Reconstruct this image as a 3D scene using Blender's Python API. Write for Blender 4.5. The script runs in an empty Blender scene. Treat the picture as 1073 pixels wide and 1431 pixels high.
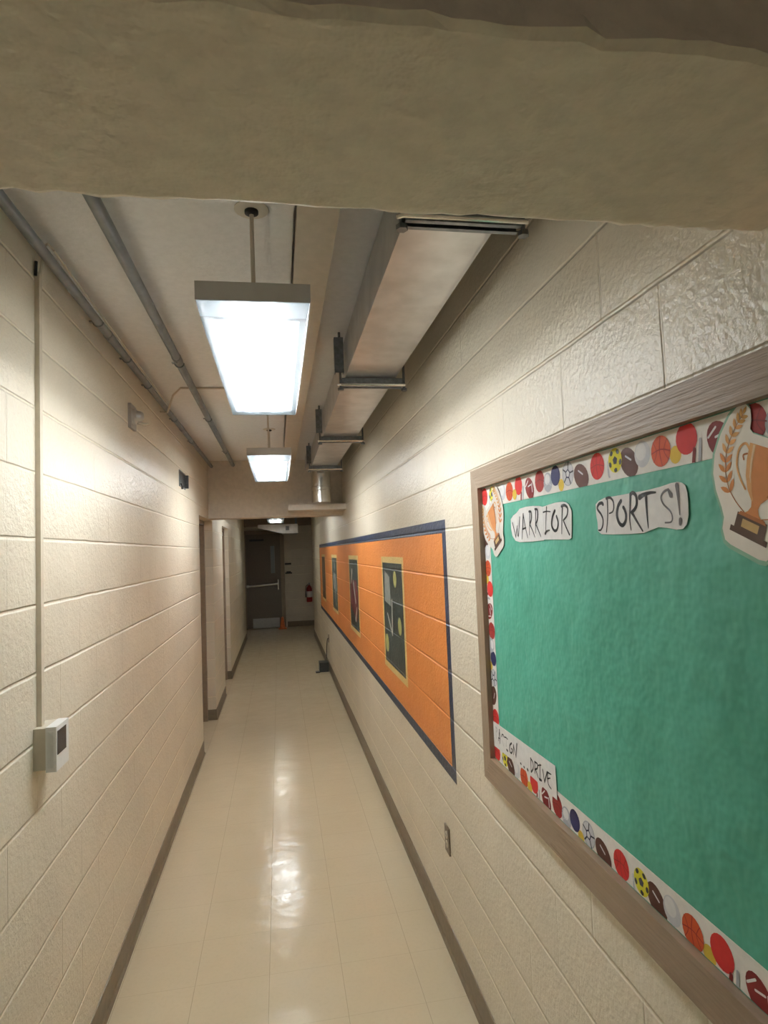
import bpy, bmesh, math, random
from mathutils import Vector, Matrix
random.seed(7)
S = bpy.context.scene
COL = S.collection
PI = math.pi
XR, XL, ZC = .7094, -.7303, 2.815          # faces of the two long walls, underside of the ceiling

# ------------------------------------------------------------------ objects
def link(name, bm, mats, parent=None, smooth=False, bevel=0.0):
    if bevel > 0:
        es = [e for e in bm.edges if len(e.link_faces) == 2 and e.calc_face_angle(0) > .6]
        bmesh.ops.bevel(bm, geom=es, offset=bevel, segments=2, affect='EDGES', profile=.5)
    bmesh.ops.recalc_face_normals(bm, faces=bm.faces[:]) if smooth != 'keep' else None
    me = bpy.data.meshes.new(name)
    bm.to_mesh(me); bm.free()
    for m in (mats if isinstance(mats, (list, tuple)) else [mats]):
        me.materials.append(m)
    if smooth is True:
        for p in me.polygons: p.use_smooth = True
        try: me.set_sharp_from_angle(angle=math.radians(40))
        except Exception: pass
    o = bpy.data.objects.new(name, me)
    COL.objects.link(o)
    if parent is not None:
        o.parent = parent
        o.matrix_parent_inverse = Matrix.Translation(-parent.location)
    return o

def tag(o, label, cat, group=None):
    o['label'] = label; o['category'] = cat
    if group: o['group'] = group
    return o

def thing(name, loc, label, cat, group=None):
    o = bpy.data.objects.new(name, None)
    o.empty_display_size = .05
    o.location = loc
    COL.objects.link(o)
    return tag(o, label, cat, group)

def structure(o, label=None):
    o['kind'] = 'structure'
    if label: o['label'] = label
    return o

def copy_thing(root, delta, label):
    r = root.copy(); COL.objects.link(r)
    r.location = root.location + Vector(delta)
    r['label'] = label
    for ch in list(root.children):
        c = ch.copy(); COL.objects.link(c); inv = ch.matrix_parent_inverse.copy(); c.parent = r; c.matrix_parent_inverse = inv
        for g in list(ch.children):
            d = g.copy(); COL.objects.link(d); inv = g.matrix_parent_inverse.copy(); d.parent = c; d.matrix_parent_inverse = inv
    return r

# ------------------------------------------------------------------ shapes
def box(bm, x0, x1, y0, y1, z0, z1, mi=0):
    v = [bm.verts.new(p) for p in ((x0,y0,z0),(x1,y0,z0),(x1,y1,z0),(x0,y1,z0),(x0,y0,z1),(x1,y0,z1),(x1,y1,z1),(x0,y1,z1))]
    for f in ((0,3,2,1),(4,5,6,7),(0,1,5,4),(1,2,6,5),(2,3,7,6),(3,0,4,7)):
        bm.faces.new([v[i] for i in f]).material_index = mi
    return bm

def B(*a, mi=0):
    return box(bmesh.new(), *a, mi=mi)

def tube(bm, pts, r, n=12, mi=0, caps=True):
    pts = [Vector(p) for p in pts]
    rs = r if isinstance(r, (list, tuple)) else [r]*len(pts)
    rings = []; prev = None
    for i, p in enumerate(pts):
        d = (pts[min(i+1, len(pts)-1)] - pts[max(i-1, 0)]).normalized()
        if prev is None:
            a = Vector((0,0,1)) if abs(d.z) < .9 else Vector((1,0,0))
            u = d.cross(a).normalized()
        else:
            u = (prev - d*prev.dot(d)).normalized()
        prev = u; w = d.cross(u)
        rings.append([bm.verts.new(p + (u*math.cos(2*PI*k/n) + w*math.sin(2*PI*k/n))*rs[i]) for k in range(n)])
    for a, b in zip(rings, rings[1:]):
        for k in range(n):
            bm.faces.new((a[k], a[(k+1)%n], b[(k+1)%n], b[k])).material_index = mi
    if caps:
        bm.faces.new(rings[0][::-1]).material_index = mi
        bm.faces.new(rings[-1]).material_index = mi
    return bm

def lathe(bm, prof, org, axis='Z', n=24, mi=0):
    org = Vector(org); rings = []
    for r, h in prof:
        ring = []
        for k in range(n):
            c, s = math.cos(2*PI*k/n)*max(r, 1e-4), math.sin(2*PI*k/n)*max(r, 1e-4)
            p = (c, s, h) if axis == 'Z' else ((h, c, s) if axis == 'X' else (c, h, s))
            ring.append(bm.verts.new(org + Vector(p)))
        rings.append(ring)
    for a, b in zip(rings, rings[1:]):
        for k in range(n):
            bm.faces.new((a[k], a[(k+1)%n], b[(k+1)%n], b[k])).material_index = mi
    bm.faces.new(rings[0][::-1]).material_index = mi
    bm.faces.new(rings[-1]).material_index = mi
    return bm

# printed / painted shapes on the plane x = const of the long walls; points are (y, z)
def flat(bm, x, pts, mi=0):
    try:
        f = bm.faces.new([bm.verts.new((x, p[0], p[1])) for p in pts]); f.material_index = mi
        f.normal_update()
        if f.normal.x > 0: f.normal_flip()
        return f
    except ValueError:
        return None

def sheet(bm, x, pts, th, mi=0):
    """a cut-out sheet of paper or board, its face at x, its back at x + th"""
    a = [bm.verts.new((x, *p)) for p in pts]; b = [bm.verts.new((x+th, *p)) for p in pts]
    fs = [bm.faces.new(a), bm.faces.new(b[::-1])]
    n = len(pts)
    for i in range(n): fs.append(bm.faces.new((a[i], b[i], b[(i+1)%n], a[(i+1)%n])))
    for f in fs: f.material_index = mi
    return bm

def ell(cy, cz, ry, rz, rot=0, n=20):
    c, s = math.cos(rot), math.sin(rot)
    return [(cy + ry*math.cos(t)*c - rz*math.sin(t)*s, cz + ry*math.cos(t)*s + rz*math.sin(t)*c) for t in [2*PI*k/n for k in range(n)]]

def smooth_line(pts, k=4):
    out = []
    n = len(pts)
    for i in range(n-1):
        p0, p1, p2, p3 = pts[max(i-1,0)], pts[i], pts[i+1], pts[min(i+2,n-1)]
        for j in range(k):
            t = j/k
            out.append(tuple(.5*((2*p1[a]) + (-p0[a]+p2[a])*t + (2*p0[a]-5*p1[a]+4*p2[a]-p3[a])*t*t + (-p0[a]+3*p1[a]-3*p2[a]+p3[a])*t**3) for a in (0,1)))
    out.append(pts[-1])
    return out

def stroke(bm, x, pts, w0, w1, mi=0, curve=True):
    """a brush or pen stroke of changing width with rounded ends"""
    if curve and len(pts) > 2: pts = smooth_line(pts)
    n = len(pts); L = []; R = []
    for i, p in enumerate(pts):
        a, b = pts[max(i-1,0)], pts[min(i+1,n-1)]
        dy, dz = b[0]-a[0], b[1]-a[1]; d = math.hypot(dy, dz) or 1e-6
        w = (w0 + (w1-w0)*i/(n-1))/2
        L.append((p[0]-dz/d*w, p[1]+dy/d*w)); R.append((p[0]+dz/d*w, p[1]-dy/d*w))
    for i in range(n-1):
        flat(bm, x, [L[i], L[i+1], R[i+1], R[i]], mi)
    flat(bm, x-.00004, ell(*pts[0], w0/2, w0/2, n=10), mi)
    flat(bm, x-.00004, ell(*pts[-1], w1/2, w1/2, n=10), mi)

# ------------------------------------------------------------------ materials
class N:
    def __init__(self, name):
        self.m = bpy.data.materials.new(name); self.m.use_nodes = True
        self.t = self.m.node_tree
        for n in list(self.t.nodes):
            if n.type != 'OUTPUT_MATERIAL': self.t.nodes.remove(n)
        self.out = [n for n in self.t.nodes if n.type == 'OUTPUT_MATERIAL'][0]
        self.b = self.new('ShaderNodeBsdfPrincipled')
        self.t.links.new(self.b.outputs[0], self.out.inputs[0])
    def new(self, t, **kw):
        n = self.t.nodes.new(t)
        for k, v in kw.items(): setattr(n, k, v)
        return n
    def put(self, sock, v):
        if isinstance(v, bpy.types.NodeSocket): self.t.links.new(v, sock)
        else: sock.default_value = v
    def math(self, op, *a, clamp=False):
        n = self.new('ShaderNodeMath', operation=op); n.use_clamp = clamp
        for i, v in enumerate(a): self.put(n.inputs[i], v)
        return n.outputs[0]
    def coords(self):
        return self.new('ShaderNodeTexCoord').outputs['Object']
    def noise(self, vec, scale, detail=3, rough=.5, stretch=None):
        if stretch:
            mp = self.new('ShaderNodeMapping'); mp.inputs['Scale'].default_value = stretch
            self.t.links.new(vec, mp.inputs[0]); vec = mp.outputs[0]
        n = self.new('ShaderNodeTexNoise'); n.inputs['Scale'].default_value = scale
        n.inputs['Detail'].default_value = detail; n.inputs['Roughness'].default_value = rough
        self.t.links.new(vec, n.inputs['Vector'])
        return n.outputs[0]
    def step(self, v, a, b, lo=0., hi=1.):
        n = self.new('ShaderNodeMapRange', interpolation_type='SMOOTHSTEP')
        self.put(n.inputs[0], v)
        for i, q in zip((1,2,3,4), (a,b,lo,hi)): n.inputs[i].default_value = q
        return n.outputs[0]
    def mix(self, f, a, b):
        n = self.new('ShaderNodeMix', data_type='RGBA')
        self.put(n.inputs[0], f)
        self.put(n.inputs[6], (*a, 1) if isinstance(a, tuple) else a); self.put(n.inputs[7], (*b, 1) if isinstance(b, tuple) else b)
        return n.outputs[2]
    def bump(self, h, strength=1.):
        n = self.new('ShaderNodeBump'); n.inputs['Strength'].default_value = strength; n.inputs['Distance'].default_value = 1.
        self.put(n.inputs['Height'], h)
        self.t.links.new(n.outputs[0], self.b.inputs['Normal'])
    def base(self, c, rough=.5, metal=0., spec=.5):
        self.put(self.b.inputs['Base Color'], (*c, 1) if isinstance(c, tuple) else c)
        self.put(self.b.inputs['Roughness'], rough)
        self.b.inputs['Metallic'].default_value = metal
        self.b.inputs['Specular IOR Level'].default_value = spec
        return self

def plain(name, c, rough=.5, metal=0., spec=.5, var=.12, bump=0., scale=30., stretch=None):
    n = N(name); co = n.coords()
    nz = n.noise(co, scale, 3, .55, stretch)
    dark = tuple(v*(1-var) for v in c); lite = tuple(min(1, v*(1+var)) for v in c)
    n.base(n.mix(n.step(nz, .3, .7), dark, lite), rough, metal, spec)
    if bump: n.bump(n.math('MULTIPLY', nz, bump))
    return n.m

def block_paint(name, c, rough=.35, groove=.0050, grain=.0030, spec=.48, along='Y', var=.05):
    """paint over concrete block: bed joints every 0.2032 m, head joints every 0.4064 m in running bond"""
    n = N(name); co = n.coords()
    sx = n.new('ShaderNodeSeparateXYZ'); n.t.links.new(co, sx.inputs[0])
    Y = sx.outputs[along]; Z = sx.outputs['Z']
    wob = n.math('MULTIPLY', n.math('SUBTRACT', n.noise(co, 7., 2), .5), .006)
    z = n.math('DIVIDE', n.math('SUBTRACT', n.math('ADD', Z, wob), .0486), .2032)
    dz = n.math('MULTIPLY', n.math('ABSOLUTE', n.math('SUBTRACT', z, n.math('ROUND', z))), .2032)
    row = n.math('FLOOR', z)
    odd = n.math('FLOORED_MODULO', row, 2.)
    y = n.math('ADD', n.math('DIVIDE', n.math('SUBTRACT', n.math('ADD', Y, wob), .1908), .4064), n.math('MULTIPLY', odd, .5))
    dy = n.math('MULTIPLY', n.math('ABSOLUTE', n.math('SUBTRACT', y, n.math('ROUND', y))), .4064)
    worn = n.noise(co, 1.6, 2)
    bed = n.math('MULTIPLY', n.step(dz, .0015, .0075, 1., 0.), n.step(worn, .3, .55, .45, 1.))
    head = n.math('MULTIPLY', n.step(dy, .001, .005, 1., 0.), n.step(n.noise(co, 2.3, 2), .42, .62, .12, .75))
    h = n.math('ADD', n.math('MULTIPLY', bed, -groove), n.math('MULTIPLY', head, -groove*.7))
    g = n.math('ADD', n.math('MULTIPLY', n.noise(co, 80., 3, .55), grain), n.math('MULTIPLY', n.noise(co, 22., 2), grain*.9))
    n.bump(n.math('ADD', h, g))
    blot = n.noise(co, 2.2, 3)
    face = n.mix(n.step(blot, .3, .7), tuple(v*(1-var) for v in c), tuple(v*(1+var) for v in c))
    n.base(n.mix(n.math('MULTIPLY', bed, .7), face, tuple(min(.9, v*1.28+.012) for v in c)), rough, 0., spec)
    return n.m

WALL = (.69, .625, .505)
M = {}
M['wall'] = block_paint('cream_block_paint', WALL)
M['wallx'] = block_paint('cream_block_paint_across', WALL, along='X')
M['plaster'] = plain('cream_plaster', (.62, .56, .48), .6, var=.05, bump=.004, scale=26)
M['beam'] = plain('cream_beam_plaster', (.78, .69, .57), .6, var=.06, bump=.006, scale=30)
M['ceiling'] = plain('grey_cream_ceiling', (.76, .75, .75), .7, var=.03, bump=.003, scale=40)
M['trimpaint'] = plain('pale_soffit_paint', (.62, .56, .48), .5, var=.04)
M['orange'] = block_paint('orange_mural_paint', (.66, .222, .048), .45, var=.06)
M['navy'] = block_paint('navy_mural_paint', (.014, .026, .060), .42, var=.25)
M['cream'] = block_paint('cream_mural_paint', (.66, .50, .20), .5, var=.12)
M['slate'] = block_paint('dark_green_mural_paint', (.026, .040, .036), .42, var=.35)
M['mwhite'] = plain('white_mural_paint', (.55, .55, .50), .5)
M['myellow'] = plain('pale_yellow_mural_paint', (.40, .40, .14), .5)
M['mgrey'] = plain('grey_mural_paint', (.25, .27, .24), .5)
M['mmaroon'] = plain('maroon_mural_paint', (.12, .02, .02), .5)
M['mbrown'] = plain('brown_mural_paint', (.10, .05, .03), .5)
M['cove'] = plain('taupe_rubber_cove', (.165, .125, .078), .45, var=.1)
M['steel_paint'] = plain('tan_door_frame_paint', (.24, .175, .115), .45, var=.08)
M['door'] = plain('brown_door_paint', (.125, .095, .068), .5, var=.06)
M['pipe'] = plain('grey_galvanised_conduit', (.20, .21, .215), .45, .35, var=.15, scale=12)
M['galv'] = plain('galvanised_sheet', (.57, .57, .57), .36, .85, var=.1, scale=9)
M['strut'] = plain('dark_galvanised_strut', (.20, .215, .23), .38, .8, var=.2, scale=40)
M['chrome'] = plain('bright_metal', (.75, .74, .70), .22, 1., var=.05)
M['kick'] = plain('dull_kick_plate', (.36, .35, .33), .4, .6, var=.05)
M['housing'] = plain('white_light_housing', (.52, .51, .52), .45, var=.02)
M['rod'] = plain('painted_stem', (.56, .49, .42), .5, var=.03)
M['raceway'] = plain('beige_raceway', (.60, .53, .42), .45, var=.05)
M['devwhite'] = plain('white_device_plastic', (.74, .74, .72), .35, var=.02)
M['devbeige'] = plain('beige_device_plastic', (.55, .50, .40), .45, var=.03)
M['black'] = plain('black_plastic', (.012, .012, .012), .45, var=.2)
M['screen'] = plain('dark_display', (.035, .030, .030), .25, var=.1)
M['red'] = plain('red_enamel', (.28, .012, .010), .35, var=.1)
M['cone'] = plain('orange_cone_plastic', (.62, .13, .02), .5)
M['paper_green'] = None
M['wood'] = None
M['floor'] = None

n = N('beige_vinyl_tile'); co = n.coords()
sx = n.new('ShaderNodeSeparateXYZ'); n.t.links.new(co, sx.inputs[0])
def grid(sock, off):
    v = n.math('DIVIDE', n.math('SUBTRACT', sock, off), .3085)
    return n.math('MULTIPLY', n.math('ABSOLUTE', n.math('SUBTRACT', v, n.math('ROUND', v))), .3085), n.math('ROUND', v)
dx, ix = grid(sx.outputs[0], -.092); dyy, iy = grid(sx.outputs[1], .02)
seam = n.math('MAXIMUM', n.step(dx, .0004, .0016, 1., 0.), n.math('MULTIPLY', n.step(dyy, .0004, .0016, 1., 0.), .45))
blot = n.noise(co, 3., 4); fine = n.noise(co, 60., 3)
c0 = n.mix(n.step(blot, .3, .7), (.61, .52, .36), (.63, .54, .377))
c1 = n.mix(n.math('MULTIPLY', n.step(fine, .45, .7), .14), c0, (.50, .43, .30))
c2 = n.mix(n.math('MULTIPLY', seam, .45), c1, (.22, .17, .10))
n.base(c2, n.step(n.noise(co, 9., 3), .3, .7, .15, .23), 0., .5)
n.bump(n.math('ADD', n.math('MULTIPLY', seam, -.0004), n.math('ADD', n.math('MULTIPLY', n.noise(co, 6., 2), .0026), n.math('MULTIPLY', n.noise(co, 15., 2), .0008))))
M['floor'] = n.m

n = N('brown_painted_wood'); co = n.coords()
g1 = n.noise(co, 9., 4, .6, (6., .7, 13.))
n.base(n.mix(n.step(g1, .3, .7), (.255, .184, .124), (.300, .219, .150)), .40, 0., .16)
n.bump(n.math('MULTIPLY', g1, .0024))
M['wood'] = n.m
n = N('brown_painted_wood_upright'); co = n.coords()
g1 = n.noise(co, 9., 4, .6, (6., 11., 1.))
n.base(n.mix(n.step(g1, .3, .7), (.270, .194, .130), (.310, .227, .155)), .42, 0., .3)
n.bump(n.math('MULTIPLY', g1, .0025))
M['wood_up'] = n.m

n = N('green_backing_paper'); co = n.coords()
w1 = n.noise(co, 5., 4, .6); w2 = n.noise(co, 2.2, 3, .6, (1., 1., .5))
n.base(n.mix(n.step(w1, .3, .7), (.070, .320, .222), (.090, .380, .272)), .55, 0., .35)
n.bump(n.math('ADD', n.math('MULTIPLY', w1, .018), n.math('MULTIPLY', w2, .03)))
M['paper_green'] = n.m
def paper(name, c, rough=.6, spec=.12): return plain(name, c, rough, 0., spec, .04, .0, 60)
M['paper'] = paper('white_paper', (.72, .70, .68))
M['border'] = paper('white_border_paper', (.74, .71, .66))
M['gloss'] = plain('laminated_paper', (.74, .70, .64), .12, 0., .6, .03)
M['film'] = plain('clear_laminate_rim', (.20, .40, .29), .15, 0., .6, .05)
M['ink'] = paper('black_ink', (.022, .020, .020), .5)
M['inkgrey'] = paper('grey_ink', (.16, .15, .15), .5)
M['inkfaint'] = paper('faint_ink', (.45, .44, .43), .5)
INK = [('p_red', (.50, .035, .030)), ('p_orange', (.50, .085, .030)), ('p_maroon', (.17, .022, .020)), ('p_brown', (.075, .030, .020)),
       ('p_navy', (.022, .020, .060)), ('p_yellow', (.60, .42, .06)), ('p_lime', (.62, .56, .04)), ('p_grey', (.38, .39, .42)),
       ('p_dark', (.03, .03, .035)), ('p_white', (.68, .67, .66)), ('p_lightgrey', (.55, .55, .57)), ('p_darkred', (.26, .030, .025))]
for k, c in INK: M[k] = paper(k[2:] + '_print', c, .6)
T = [('t_gold', (.66, .36, .16)), ('t_copper', (.60, .25, .10)), ('t_bronze', (.38, .15, .06)), ('t_pale', (.74, .55, .36)),
     ('t_base', (.085, .050, .035)), ('t_plate', (.55, .38, .17)), ('t_leafgold', (.50, .28, .08))]
for k, c in T: M[k] = paper({'t_gold':'gold','t_copper':'copper','t_bronze':'bronze','t_pale':'pale_gold','t_base':'dark_brown','t_plate':'brass','t_leafgold':'ochre'}[k] + '_trophy_print', c, .15)

def lamp_mat(name, c, e):
    n = N(name); em = n.new('ShaderNodeEmission')
    em.inputs[0].default_value = (*c, 1); em.inputs[1].default_value = e
    n.t.links.new(em.outputs[0], n.out.inputs[0]); n.t.nodes.remove(n.b)
    return n.m
LC = (1., .99, .97)
M['tube'] = lamp_mat('lit_tube', LC, 250.)
M['tube_weak'] = lamp_mat('lit_tube_weaker', LC, 150.)
M['tube_far'] = lamp_mat('lit_tube_far', (1., .95, .83), 42.)
n = N('prismatic_lens'); t0 = n.new('ShaderNodeBsdfTransparent'); t1 = n.new('ShaderNodeBsdfTranslucent'); t2 = n.new('ShaderNodeBsdfDiffuse')
t0.inputs[0].default_value = (.93, .97, 1., 1); t1.inputs[0].default_value = (.80, .90, .97, 1); t2.inputs[0].default_value = (.7, .76, .8, 1)
m1 = n.new('ShaderNodeMixShader'); m1.inputs[0].default_value = .2
n.t.links.new(t1.outputs[0], m1.inputs[1]); n.t.links.new(t2.outputs[0], m1.inputs[2])
m2 = n.new('ShaderNodeMixShader'); m2.inputs[0].default_value = .84
n.t.links.new(t0.outputs[0], m2.inputs[1]); n.t.links.new(m1.outputs[0], m2.inputs[2])
n.t.links.new(m2.outputs[0], n.out.inputs[0]); n.t.nodes.remove(n.b)
M['lens'] = n.m

n = N('dimmed_lens_rim'); t0 = n.new('ShaderNodeBsdfTransparent'); t1 = n.new('ShaderNodeBsdfTranslucent'); t2 = n.new('ShaderNodeBsdfDiffuse')  # colour darkened so the lens looks dimmer towards its edge
t0.inputs[0].default_value = (.93, .97, 1., 1); t1.inputs[0].default_value = (.021, .026, .029, 1); t2.inputs[0].default_value = (.30, .34, .36, 1)
m1 = n.new('ShaderNodeMixShader'); m1.inputs[0].default_value = .4
n.t.links.new(t1.outputs[0], m1.inputs[1]); n.t.links.new(t2.outputs[0], m1.inputs[2])
m2 = n.new('ShaderNodeMixShader'); m2.inputs[0].default_value = .985
n.t.links.new(t0.outputs[0], m2.inputs[1]); n.t.links.new(m1.outputs[0], m2.inputs[2])
n.t.links.new(m2.outputs[0], n.out.inputs[0]); n.t.nodes.remove(n.b)
M['lens_rim'] = n.m

n = N('dimmed_lens_side'); t0 = n.new('ShaderNodeBsdfTransparent'); t1 = n.new('ShaderNodeBsdfTranslucent')  # side transmission darkened to keep light off the upper walls
t0.inputs[0].default_value = (.15, .16, .165, 1); t1.inputs[0].default_value = (.12, .13, .135, 1)
m2 = n.new('ShaderNodeMixShader'); m2.inputs[0].default_value = .72
n.t.links.new(t0.outputs[0], m2.inputs[1]); n.t.links.new(t1.outputs[0], m2.inputs[2])
n.t.links.new(m2.outputs[0], n.out.inputs[0]); n.t.nodes.remove(n.b)
M['lens_side'] = n.m

M['steelgrey'] = plain('grey_alarm_plate', (.40, .37, .35), .4, .2, var=.04)
M['dome'] = plain('satin_alarm_dome', (.50, .50, .50), .3, .7, var=.04)

n = N('half_dimmed_lens'); t0 = n.new('ShaderNodeBsdfTransparent'); t1 = n.new('ShaderNodeBsdfTranslucent')  # in-between ring, darkened to soften the painted falloff
t0.inputs[0].default_value = (.93, .97, 1., 1); t1.inputs[0].default_value = (.028, .033, .036, 1)
m2 = n.new('ShaderNodeMixShader'); m2.inputs[0].default_value = .93
n.t.links.new(t0.outputs[0], m2.inputs[1]); n.t.links.new(t1.outputs[0], m2.inputs[2])
n.t.links.new(m2.outputs[0], n.out.inputs[0]); n.t.nodes.remove(n.b)
M['lens_mid'] = n.m

# lettering strokes ((start width, end width), points) and paper outlines, metres on the board (y, z)
SPORTS = [((0.005,0.002),[(1.2276,1.8842),(1.2317,1.8874),(1.2431,1.8866),(1.2516,1.8802),(1.2505,1.8737),(1.2389,1.864),(1.2314,1.8518),(1.2339,1.838),(1.243,1.829),(1.2522,1.8286)]),((0.003,0.0015),[(1.2086,1.8966),(1.2107,1.8599),(1.2201,1.8235)]),((0.004,0.0015),[(1.2122,1.8957),(1.1979,1.8963),(1.1862,1.8878),(1.1849,1.8741),(1.1909,1.8655),(1.2039,1.8629)]),((0.0055,0.005),[(1.1559,1.8857),(1.1683,1.8751),(1.1744,1.8577),(1.1681,1.8417),(1.1556,1.8352),(1.1441,1.8428),(1.1404,1.8556),(1.1442,1.8668),(1.1487,1.8719)]),((0.005,0.0015),[(1.1205,1.8963),(1.125,1.8697),(1.1284,1.8463),(1.1259,1.8247)]),((0.005,0.005),[(1.1206,1.8952),(1.112,1.8983),(1.1017,1.8913),(1.1004,1.8764),(1.1074,1.8663),(1.1201,1.8597)]),((0.005,0.002),[(1.1193,1.8597),(1.1037,1.8407),(1.0861,1.8211)]),((0.0075,0.002),[(1.0895,1.8871),(1.0767,1.8907),(1.0557,1.8928),(1.0374,1.8918)]),((0.0055,0.001),[(1.0685,1.8858),(1.069,1.8657),(1.0687,1.8431),(1.0674,1.8262)])]
SPORTSG = [((0.003,0.0015),[(0.9926,1.8823),(1.0007,1.8927),(1.0151,1.8893),(1.0225,1.8801),(1.0159,1.8677),(0.9986,1.8547),(0.9932,1.8428),(0.9977,1.8344),(1.0148,1.8339)]),((0.003,0.007),[(1.0,1.8936),(0.9932,1.8829)]),((0.007,0.0015),[(0.9745,1.8982),(0.9727,1.8738),(0.9721,1.8463)]),((0.006,0.0045),[(0.9708,1.8368),(0.9726,1.83)])]
WARRIOR = [((0.003,0.002),[(1.7545,1.8695),(1.7432,1.8473),(1.7339,1.8255)]),((0.002,0.002),[(1.7339,1.8255),(1.7182,1.8589)]),((0.002,0.0025),[(1.7205,1.8554),(1.7142,1.8267),(1.6956,1.8836)]),((0.004,0.0015),[(1.6688,1.8904),(1.6872,1.819)]),((0.003,0.0015),[(1.6689,1.8897),(1.66,1.8581),(1.6459,1.8215)]),((0.003,0.003),[(1.6799,1.8468),(1.655,1.8503)]),((0.0035,0.0015),[(1.6212,1.8935),(1.6322,1.8297)]),((0.004,0.004),[(1.6269,1.8949),(1.6123,1.8923),(1.614,1.8728),(1.6259,1.8583)]),((0.0035,0.0015),[(1.6259,1.8583),(1.6078,1.839),(1.5954,1.822)]),((0.0035,0.0015),[(1.5808,1.8975),(1.5907,1.8334)]),((0.004,0.004),[(1.5854,1.8988),(1.5692,1.895),(1.5724,1.8706),(1.5851,1.8581)]),((0.0035,0.0015),[(1.5851,1.8581),(1.5681,1.8376),(1.5561,1.8226)]),((0.003,0.0015),[(1.511,1.899),(1.5183,1.8708),(1.524,1.8377)]),((0.0025,0.0015),[(1.5334,1.8868),(1.5124,1.888),(1.4896,1.8855)]),((0.0055,0.002),[(1.5273,1.8298),(1.5192,1.8353),(1.5007,1.8378)]),((0.0055,0.0045),[(1.4636,1.8862),(1.4786,1.8717),(1.4863,1.8503),(1.4727,1.8359),(1.4566,1.8383),(1.4484,1.8548),(1.4558,1.8719)]),((0.0035,0.0015),[(1.4201,1.8953),(1.4272,1.8597),(1.432,1.8263)]),((0.005,0.003),[(1.4248,1.895),(1.4084,1.8962),(1.3935,1.8874),(1.3988,1.87),(1.4194,1.8593)]),((0.003,0.0035),[(1.4194,1.8593),(1.4056,1.8408),(1.3913,1.8233)])]
PASSION = [((0.0025,0.0015),[(1.9587,1.1978),(1.973,1.1584)]),((0.0035,0.002),[(1.9605,1.1973),(1.9584,1.1762),(1.9617,1.1527)]),((0.002,0.002),[(1.9726,1.1676),(1.9576,1.1699)]),((0.003,0.002),[(1.9397,1.1817),(1.9334,1.1906),(1.9208,1.1907)]),((0.002,0.002),[(1.9222,1.1867),(1.9047,1.1883)]),((0.002,0.002),[(1.9044,1.1904),(1.8869,1.1882)]),((0.004,0.004),[(1.9,1.1523),(1.8906,1.1506)]),((0.004,0.003),[(1.8541,1.1859),(1.8698,1.1746),(1.8723,1.1566),(1.8585,1.1543),(1.8491,1.1667),(1.8581,1.1687)]),((0.003,0.002),[(1.8388,1.1854),(1.8414,1.1557)]),((0.003,0.002),[(1.8389,1.1848),(1.8218,1.1555)]),((0.004,0.002),[(1.8093,1.1977),(1.8221,1.1535)]),((0.004,0.004),[(1.7862,1.1474),(1.7828,1.1464)]),((0.004,0.004),[(1.7617,1.1453),(1.7583,1.1442)]),((0.005,0.005),[(1.7359,1.147),(1.732,1.1457)]),((0.003,0.002),[(1.7056,1.1883),(1.7082,1.1485)]),((0.003,0.003),[(1.707,1.1879),(1.6916,1.1803),(1.6926,1.1631),(1.7082,1.1485)]),((0.003,0.002),[(1.6778,1.1875),(1.6814,1.1547)]),((0.003,0.003),[(1.6791,1.1871),(1.6601,1.1869),(1.663,1.1744),(1.6779,1.1667)]),((0.003,0.002),[(1.6752,1.1677),(1.6586,1.1498)]),((0.0025,0.002),[(1.6426,1.192),(1.6464,1.1534)]),((0.002,0.002),[(1.6566,1.1847),(1.6352,1.1924)]),((0.005,0.004),[(1.6501,1.1487),(1.6376,1.1502)]),((0.003,0.002),[(1.6255,1.1833),(1.6169,1.1526)]),((0.002,0.003),[(1.6169,1.1526),(1.5972,1.1868)]),((0.003,0.002),[(1.5948,1.1872),(1.5964,1.1698),(1.5919,1.1555),(1.5765,1.1501)]),((0.0035,0.0015),[(1.5965,1.187),(1.5716,1.1893)]),((0.0025,0.0015),[(1.597,1.1696),(1.5788,1.1773)])]
PASSFAINT = [((0.002,0.0015),[(1.9921,1.197),(1.9939,1.1598)]),((0.003,0.0015),[(1.9939,1.1972),(1.9802,1.1936),(1.989,1.182)]),((0.0015,0.0015),[(1.9373,1.169),(1.9266,1.1559)]),((0.0015,0.0015),[(1.9006,1.1828),(1.9004,1.1609)])]
WPAPER = [(1.7675,1.8812),(1.7686,1.8519),(1.76,1.8297),(1.7382,1.8148),(1.7065,1.8099),(1.6197,1.8105),(1.543,1.812),(1.5367,1.8141),(1.4687,1.8127),(1.3966,1.8111),(1.3824,1.8152),(1.3771,1.8484),(1.3745,1.8802),(1.3862,1.8956),(1.4011,1.9027),(1.4201,1.9058),(1.4569,1.9067),(1.4958,1.9048),(1.5368,1.9015),(1.5592,1.9058),(1.5986,1.9088),(1.6487,1.9101),(1.6932,1.9078),(1.7223,1.8966),(1.7468,1.8909)]
SPAPER = [(1.2592,1.8867),(1.2597,1.8629),(1.2556,1.846),(1.256,1.8271),(1.2419,1.8195),(1.1964,1.8177),(1.1362,1.8168),(1.0847,1.8173),(1.06,1.8222),(1.0363,1.8268),(1.0111,1.8243),(0.9843,1.82),(0.9667,1.8207),(0.956,1.8277),(0.9495,1.844),(0.9483,1.8661),(0.9488,1.8828),(0.953,1.8963),(0.9611,1.9013),(0.9724,1.9041),(0.9903,1.9042),(1.0219,1.9008),(1.0688,1.8986),(1.1195,1.8983),(1.183,1.8977),(1.2216,1.8977),(1.2469,1.8928)]

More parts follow.
